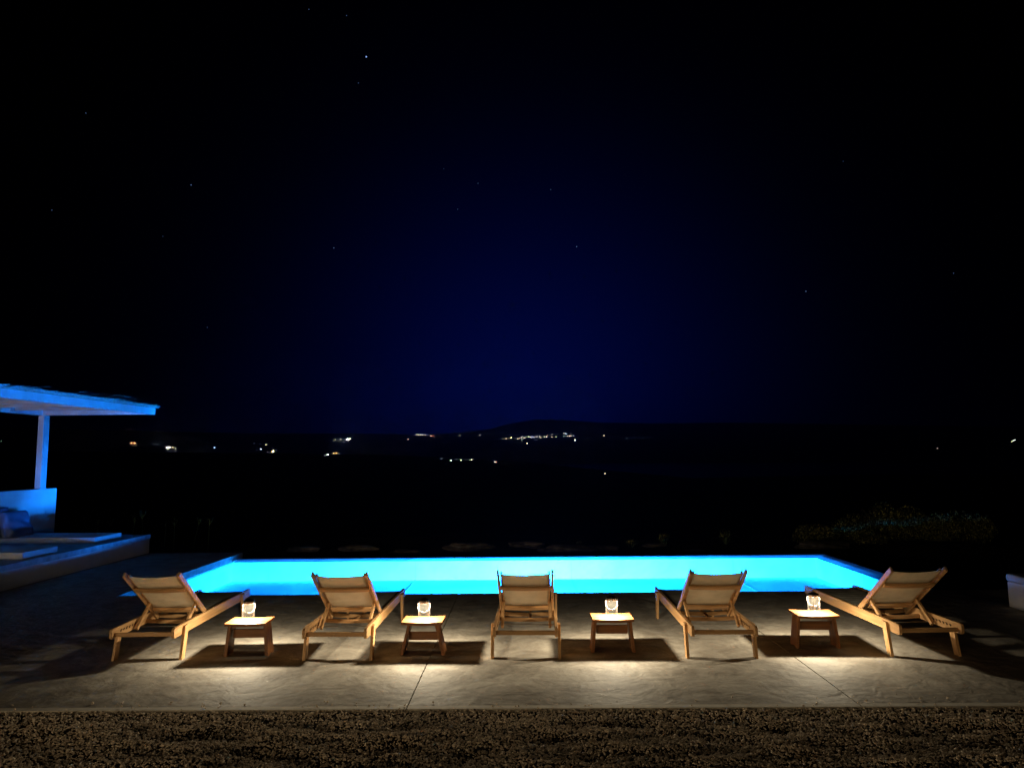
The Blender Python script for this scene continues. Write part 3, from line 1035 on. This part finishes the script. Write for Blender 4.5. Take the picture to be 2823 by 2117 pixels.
for x, y, c, s, wr in ((545, 210, 'w', 0, "just right of the pergola post"), (8, 163, 'g', 0, "at the photo's left edge"), (890, 177, 'r', 2, "paired on the hill at the left"), (912, 177, 'r', 2, "paired on the hill at the left"),
                       (900, 192, 'w', 0, "under the red pair"), (922, 192, 'w', 0, "under the red pair"), (1052, 184, 'b', 0, "in a dim pair right of the red pair"), (1067, 184, 'b', 0, "in a dim pair right of the red pair")):
    distant_lamp(*C_(x, y), c, s, wr)
W7 = "in the boat-shaped cluster"
for x, y, c, s in ((1140, 207, 'w', 3), (1150, 203, 'w', 1), (1128, 209, 'y', 1), (1172, 206, 'y', 1), (1190, 214, 'w', 1)):
    distant_lamp(*C_(x, y), c, s, W7)
W8 = "left of the harbour cluster"
for x, y, c, s in ((1405, 171, 'g', 0), (1454, 207, 'b', 2), (1723, 177, 'b', 0), (1762, 180, 'b', 0), (1803, 187, 'y', 1), (1740, 223, 'b', 0), (1767, 218, 'b', 2), (1850, 235, 'y', 3), (2202, 260, 'w', 0)):
    distant_lamp(*C_(x, y), c, s, W8)
for x, y, c, s, wr in ((2160, 1281, 'y', 1, "at the far right edge"), (2166, 1277, 'w', 1, "at the far right edge"), (2173, 1274, 'w', 1, "at the far right edge"), (1838, 1309, 'p', 0, "faint on the dark hill at the right"),
                       (1167, 1189, 'y', 0, "on the ridge line right of centre")):
    distant_lamp(*D_(x, y), c, s, wr)

STARS = [(1335, 42, 1), (1498, 69, 1), (1583, 247, 3), (1549, 360, 1), (371, 490, 1), (826, 800, 2), (224, 909, 1), (704, 1022, 0), (1443, 1072, 2), (896, 1415, 1), (1918, 730, 0), (2066, 793, 1), (1978, 905, 1)]
STARS = [(x / 1.5677, y / 1.5677, s) for x, y, s in STARS]
STARS += [(1411 + x / 1.5666, 400 + y / 1.5666, s) for x, y, s in ((280, 439, 2), (168, 193, 1), (1431, 71, 0), (1270, 632, 2), (1908, 554, 1))]
SL = ("barely visible star", "faint star", "clear star", "brightest star")
smat = [emit("star_glow_%d" % i, (.25, .45, 1), v) for i, v in enumerate((.06, .14, .28, 1.2))]
def star_where(x, y):
    return ("left" if x < 900 else "middle" if x < 1650 else "right") + " sky, " + ("high up" if y < 400 else "half way up" if y < 750 else "low down")
for x, y, s in STARS:
    P = Vector((0, 0, H)) + ray(x, y).normalized() * 16000
    o = sph(16000 / 707 * (.42, .42, .48, .62)[s]).build("star", smat[s], smooth=True)
    o.location = P
    tag(o, SL[s] + " in the " + star_where(x, y), "star", "stars in the night sky")

ORD = ("first", "second", "third", "fourth", "fifth", "sixth", "seventh", "eighth", "ninth", "tenth", "eleventh", "twelfth", "thirteenth", "fourteenth", "fifteenth")
def tell_apart(prefix):
    by = {}
    for o in scene.objects:
        if o.name.startswith(prefix) and 'label' in o:
            by.setdefault(o['label'], []).append(o)
    for lb, os_ in by.items():
        if len(os_) > 1:
            os_.sort(key=lambda o: o.location.x / o.location.y)
            for i, o in enumerate(os_):
                o['label'] = ("left " if i == 0 else "right ") + lb if len(os_) == 2 else ORD[i] + " " + lb.replace(prefix.split("_")[-1] + " ", prefix.split("_")[-1] + " from the left ", 1)
tell_apart("distant_lamp")
tell_apart("star")

# ------------------------------------------------------------------ plants and rocks behind the pool
def leafcloud(lumps, n, ls, seed):
    r_ = np.random.default_rng(seed)
    V, F = [], []
    for i in range(n):
        c = lumps[r_.integers(len(lumps))]
        v = r_.normal(size=3); v /= np.linalg.norm(v)
        rad = r_.random() ** .45
        pnt = np.array(c[:3]) + v * rad * np.array(c[3:6])
        if pnt[2] < -.05: pnt[2] = abs(pnt[2])
        a = r_.normal(size=3); a /= np.linalg.norm(a)
        b = np.cross(a, r_.normal(size=3)); b /= np.linalg.norm(b)
        l, w_ = ls * r_.uniform(.6, 1.3), ls * r_.uniform(.4, .7)
        o = len(V)
        V += [pnt - a * l, pnt + b * w_, pnt + a * l, pnt - b * w_]
        F.append((o, o + 1, o + 2, o + 3))
    b = MB(); b.add([tuple(v) for v in V], F)
    return b


def bush(x, y, w_, h_, n, seed, label):
    z = terrain(x, y)
    t = thing("bush", label, "bush", (x, y, z - .02), 0, "bushes behind the pool at the right")
    r_ = random.Random(seed)
    lumps = []
    for i in range(9):
        a = r_.uniform(-1, 1)
        hh = h_ * (1 - .45 * a * a) * r_.uniform(.75, 1)
        lumps.append((a * w_ * .42, r_.uniform(-.4, .4), hh * .5, w_ * .17, .4, hh * .5))
    leafcloud(lumps, int(n * 1.3), .024, seed).build("foliage", FOLI, t)
    b = MB()
    for i in range(26):
        a = r_.uniform(-1, 1) * w_ * .4
        b.tube([(a * .6, r_.uniform(-.1, .1), 0), (a * .85, r_.uniform(-.2, .2), h_ * .4), (a, r_.uniform(-.3, .3), h_ * r_.uniform(.6, .85))], .008, 5, .003)
    b.build("stems", STEM, t)
    return t


bush(7.4, 17.0, 1.9, .60, 5200, 1, "low leafy bush at the left of the dim bush mass behind the pool")
bush(8.9, 17.3, 2.4, .98, 7600, 2, "tallest speckled bush behind the pool's right corner")
bush(10.4, 17.2, 2.0, .86, 6400, 3, "thinning bush at the right end of the bush mass")


def stalk(px, top, h_, seed, label, fork=3):
    Y = 16.2
    dv = ray(px, top); dv = dv / dv.y
    P = Vector((0, 0, H)) + dv * Y
    z0 = terrain(P.x, Y)
    h_ = P.z - z0
    t = thing("stalk_plant", label, "plant", (P.x, Y, z0 - .01), 0, "thin stalk plants behind the deck")
    r_ = random.Random(seed)
    b = MB(); lf = MB()
    lean = r_.uniform(-.06, .16)
    b.tube([(-lean, 0, 0), (-lean * .5, 0, h_ * .45), (0, 0, h_ * .82)], .006, 5, .004)
    for k_ in range(fork):
        a = (k_ - (fork - 1) / 2) * .07 + r_.uniform(-.02, .02)
        b.tube([(0, 0, h_ * .80), (a * .7, r_.uniform(-.03, .03), h_ * .9), (a, 0, h_ * r_.uniform(.96, 1.02))], .004, 5, .002)
        for q in range(5):
            z = h_ * r_.uniform(.83, 1)
            x = a * (z / h_ - .8) / .2
            dx, dz = r_.uniform(-.03, .03), r_.uniform(.01, .04)
            lf.add([(x, 0, z), (x + dx - .004, .006, z + dz * .5), (x + dx, 0, z + dz), (x + dx * .4 + .005, -.006, z + dz * .4)], [(0, 1, 2, 3)])
    b.build("stem", STALK, t, smooth=True)
    lf.build("leaves", STALK, t)


for i, (px, ty, lb) in enumerate(((271, 1426, "nearest the pergola"), (306, 1428, "second from the pergola, leaning right"), (372, 1418, "short and single"), (393, 1404, "tallest, forked at the tip"),
                                  (458, 1434, "small, left of the green tufted one"), (482, 1428, "with a green tufted tip"), (549, 1425, "in the right pair, more upright"), (578, 1425, "rightmost, slanting"))):
    stalk(px, ty, .6, 40 + i, "thin wild stalk behind the left deck, " + lb, 2 + i % 2)


def rock(x, y, s, seed, label):
    bm = bmesh.new()
    bmesh.ops.create_icosphere(bm, subdivisions=3, radius=1)
    s *= 1.15
    r_ = random.Random(seed)
    ph = [r_.random() * 6 for _ in range(4)]
    for v in bm.verts:
        c = v.co
        k_ = 1 + .22 * math.sin(2.3 * c.x + ph[0]) * math.cos(2.7 * c.y + ph[1]) + .12 * math.sin(5 * c.z + 4 * c.x + ph[2])
        v.co = Vector((c.x * s * 1.9 * k_, c.y * s * k_, c.z * s * .38 * k_))
    me = bpy.data.meshes.new("rock"); bm.to_mesh(me); bm.free()
    me.materials.append(ROCK)
    o = bpy.data.objects.new("rock", me); COL.objects.link(o)
    o.location = (x, y, terrain(x, y) + s * .2)
    tag(o, label, "rock", "rocks along the bank behind the pool")


for i, (px, s, lb) in enumerate(((840, .16, "flat rock at the left start of the stony bank"), (985, .20, "low broad rock left of centre behind the pool"), (1120, .15, "small rock on the bank left of the middle lounger's column"),
                                 (1290, .24, "long flat rock behind the middle of the pool"), (1440, .18, "pale rock directly behind the middle lounger"), (1555, .27, "largest flat rock, right of centre behind the pool"),
                                 (1660, .16, "small rock at the right end of the stony bank"), (1795, .12, "small stone beside the tufted plant behind the pool"), (1900, .10, "smallest stone behind the second lounger from the right"),
                                 (2252, .26, "rounded rock left of the bushes"))):
    Y = 16.0 + .4 * math.sin(i * 2.1)
    rock((px - 1437) / 1950 * Y, Y, s, 60 + i, lb)


def tuft(px, h_, seed, label):
    Y = 16.4
    x = (px - 1437) / 1950 * Y
    z0 = terrain(x, Y)
    t = thing("tuft_plant", label, "plant", (x, Y, z0 - .01), 0, "small tufted plants on the bank")
    r_ = random.Random(seed)
    b = MB()
    for k_ in range(16):
        a = r_.uniform(-1, 1)
        hh = h_ * r_.uniform(.5, 1)
        b.tube([(a * .03, r_.uniform(-.03, .03), 0), (a * .09, r_.uniform(-.05, .05), hh * .6), (a * .2, r_.uniform(-.08, .08), hh)], .005, 4, .0015)
    b.build("blades", STALK, t)
    leafcloud([(0, 0, h_ * .6, h_ * .45, .12, h_ * .4)], 160, .018, seed).build("leaves", FOLI, t)


tuft(1820, .32, 80, "tufted plant behind the pool between the two right loungers")
tuft(1985, .36, 81, "bushier tuft behind the pool, left of the rounded rock")
tuft(1730, .22, 82, "tiny tuft just right of the stony bank")
tuft(1590, .2, 83, "low tuft above the largest flat rock")

# ------------------------------------------------------------------ the night air over the bay
hm_ = bpy.data.materials.new("haze")
hm_.use_nodes = True
N, L = hm_.node_tree.nodes, hm_.node_tree.links
N.clear()
out = N.new('ShaderNodeOutputMaterial')
pv = N.new('ShaderNodeVolumePrincipled')
pv.inputs['Color'].default_value = (.9, .95, 1, 1)
pv.inputs['Density'].default_value = HAZE
pv.inputs['Anisotropy'].default_value = .9
L.new(pv.outputs[0], out.inputs['Volume'])
tag(MB().box(-7500, 7500, -30, 7300, -38, 240).build("haze", hm_), kind='stuff')
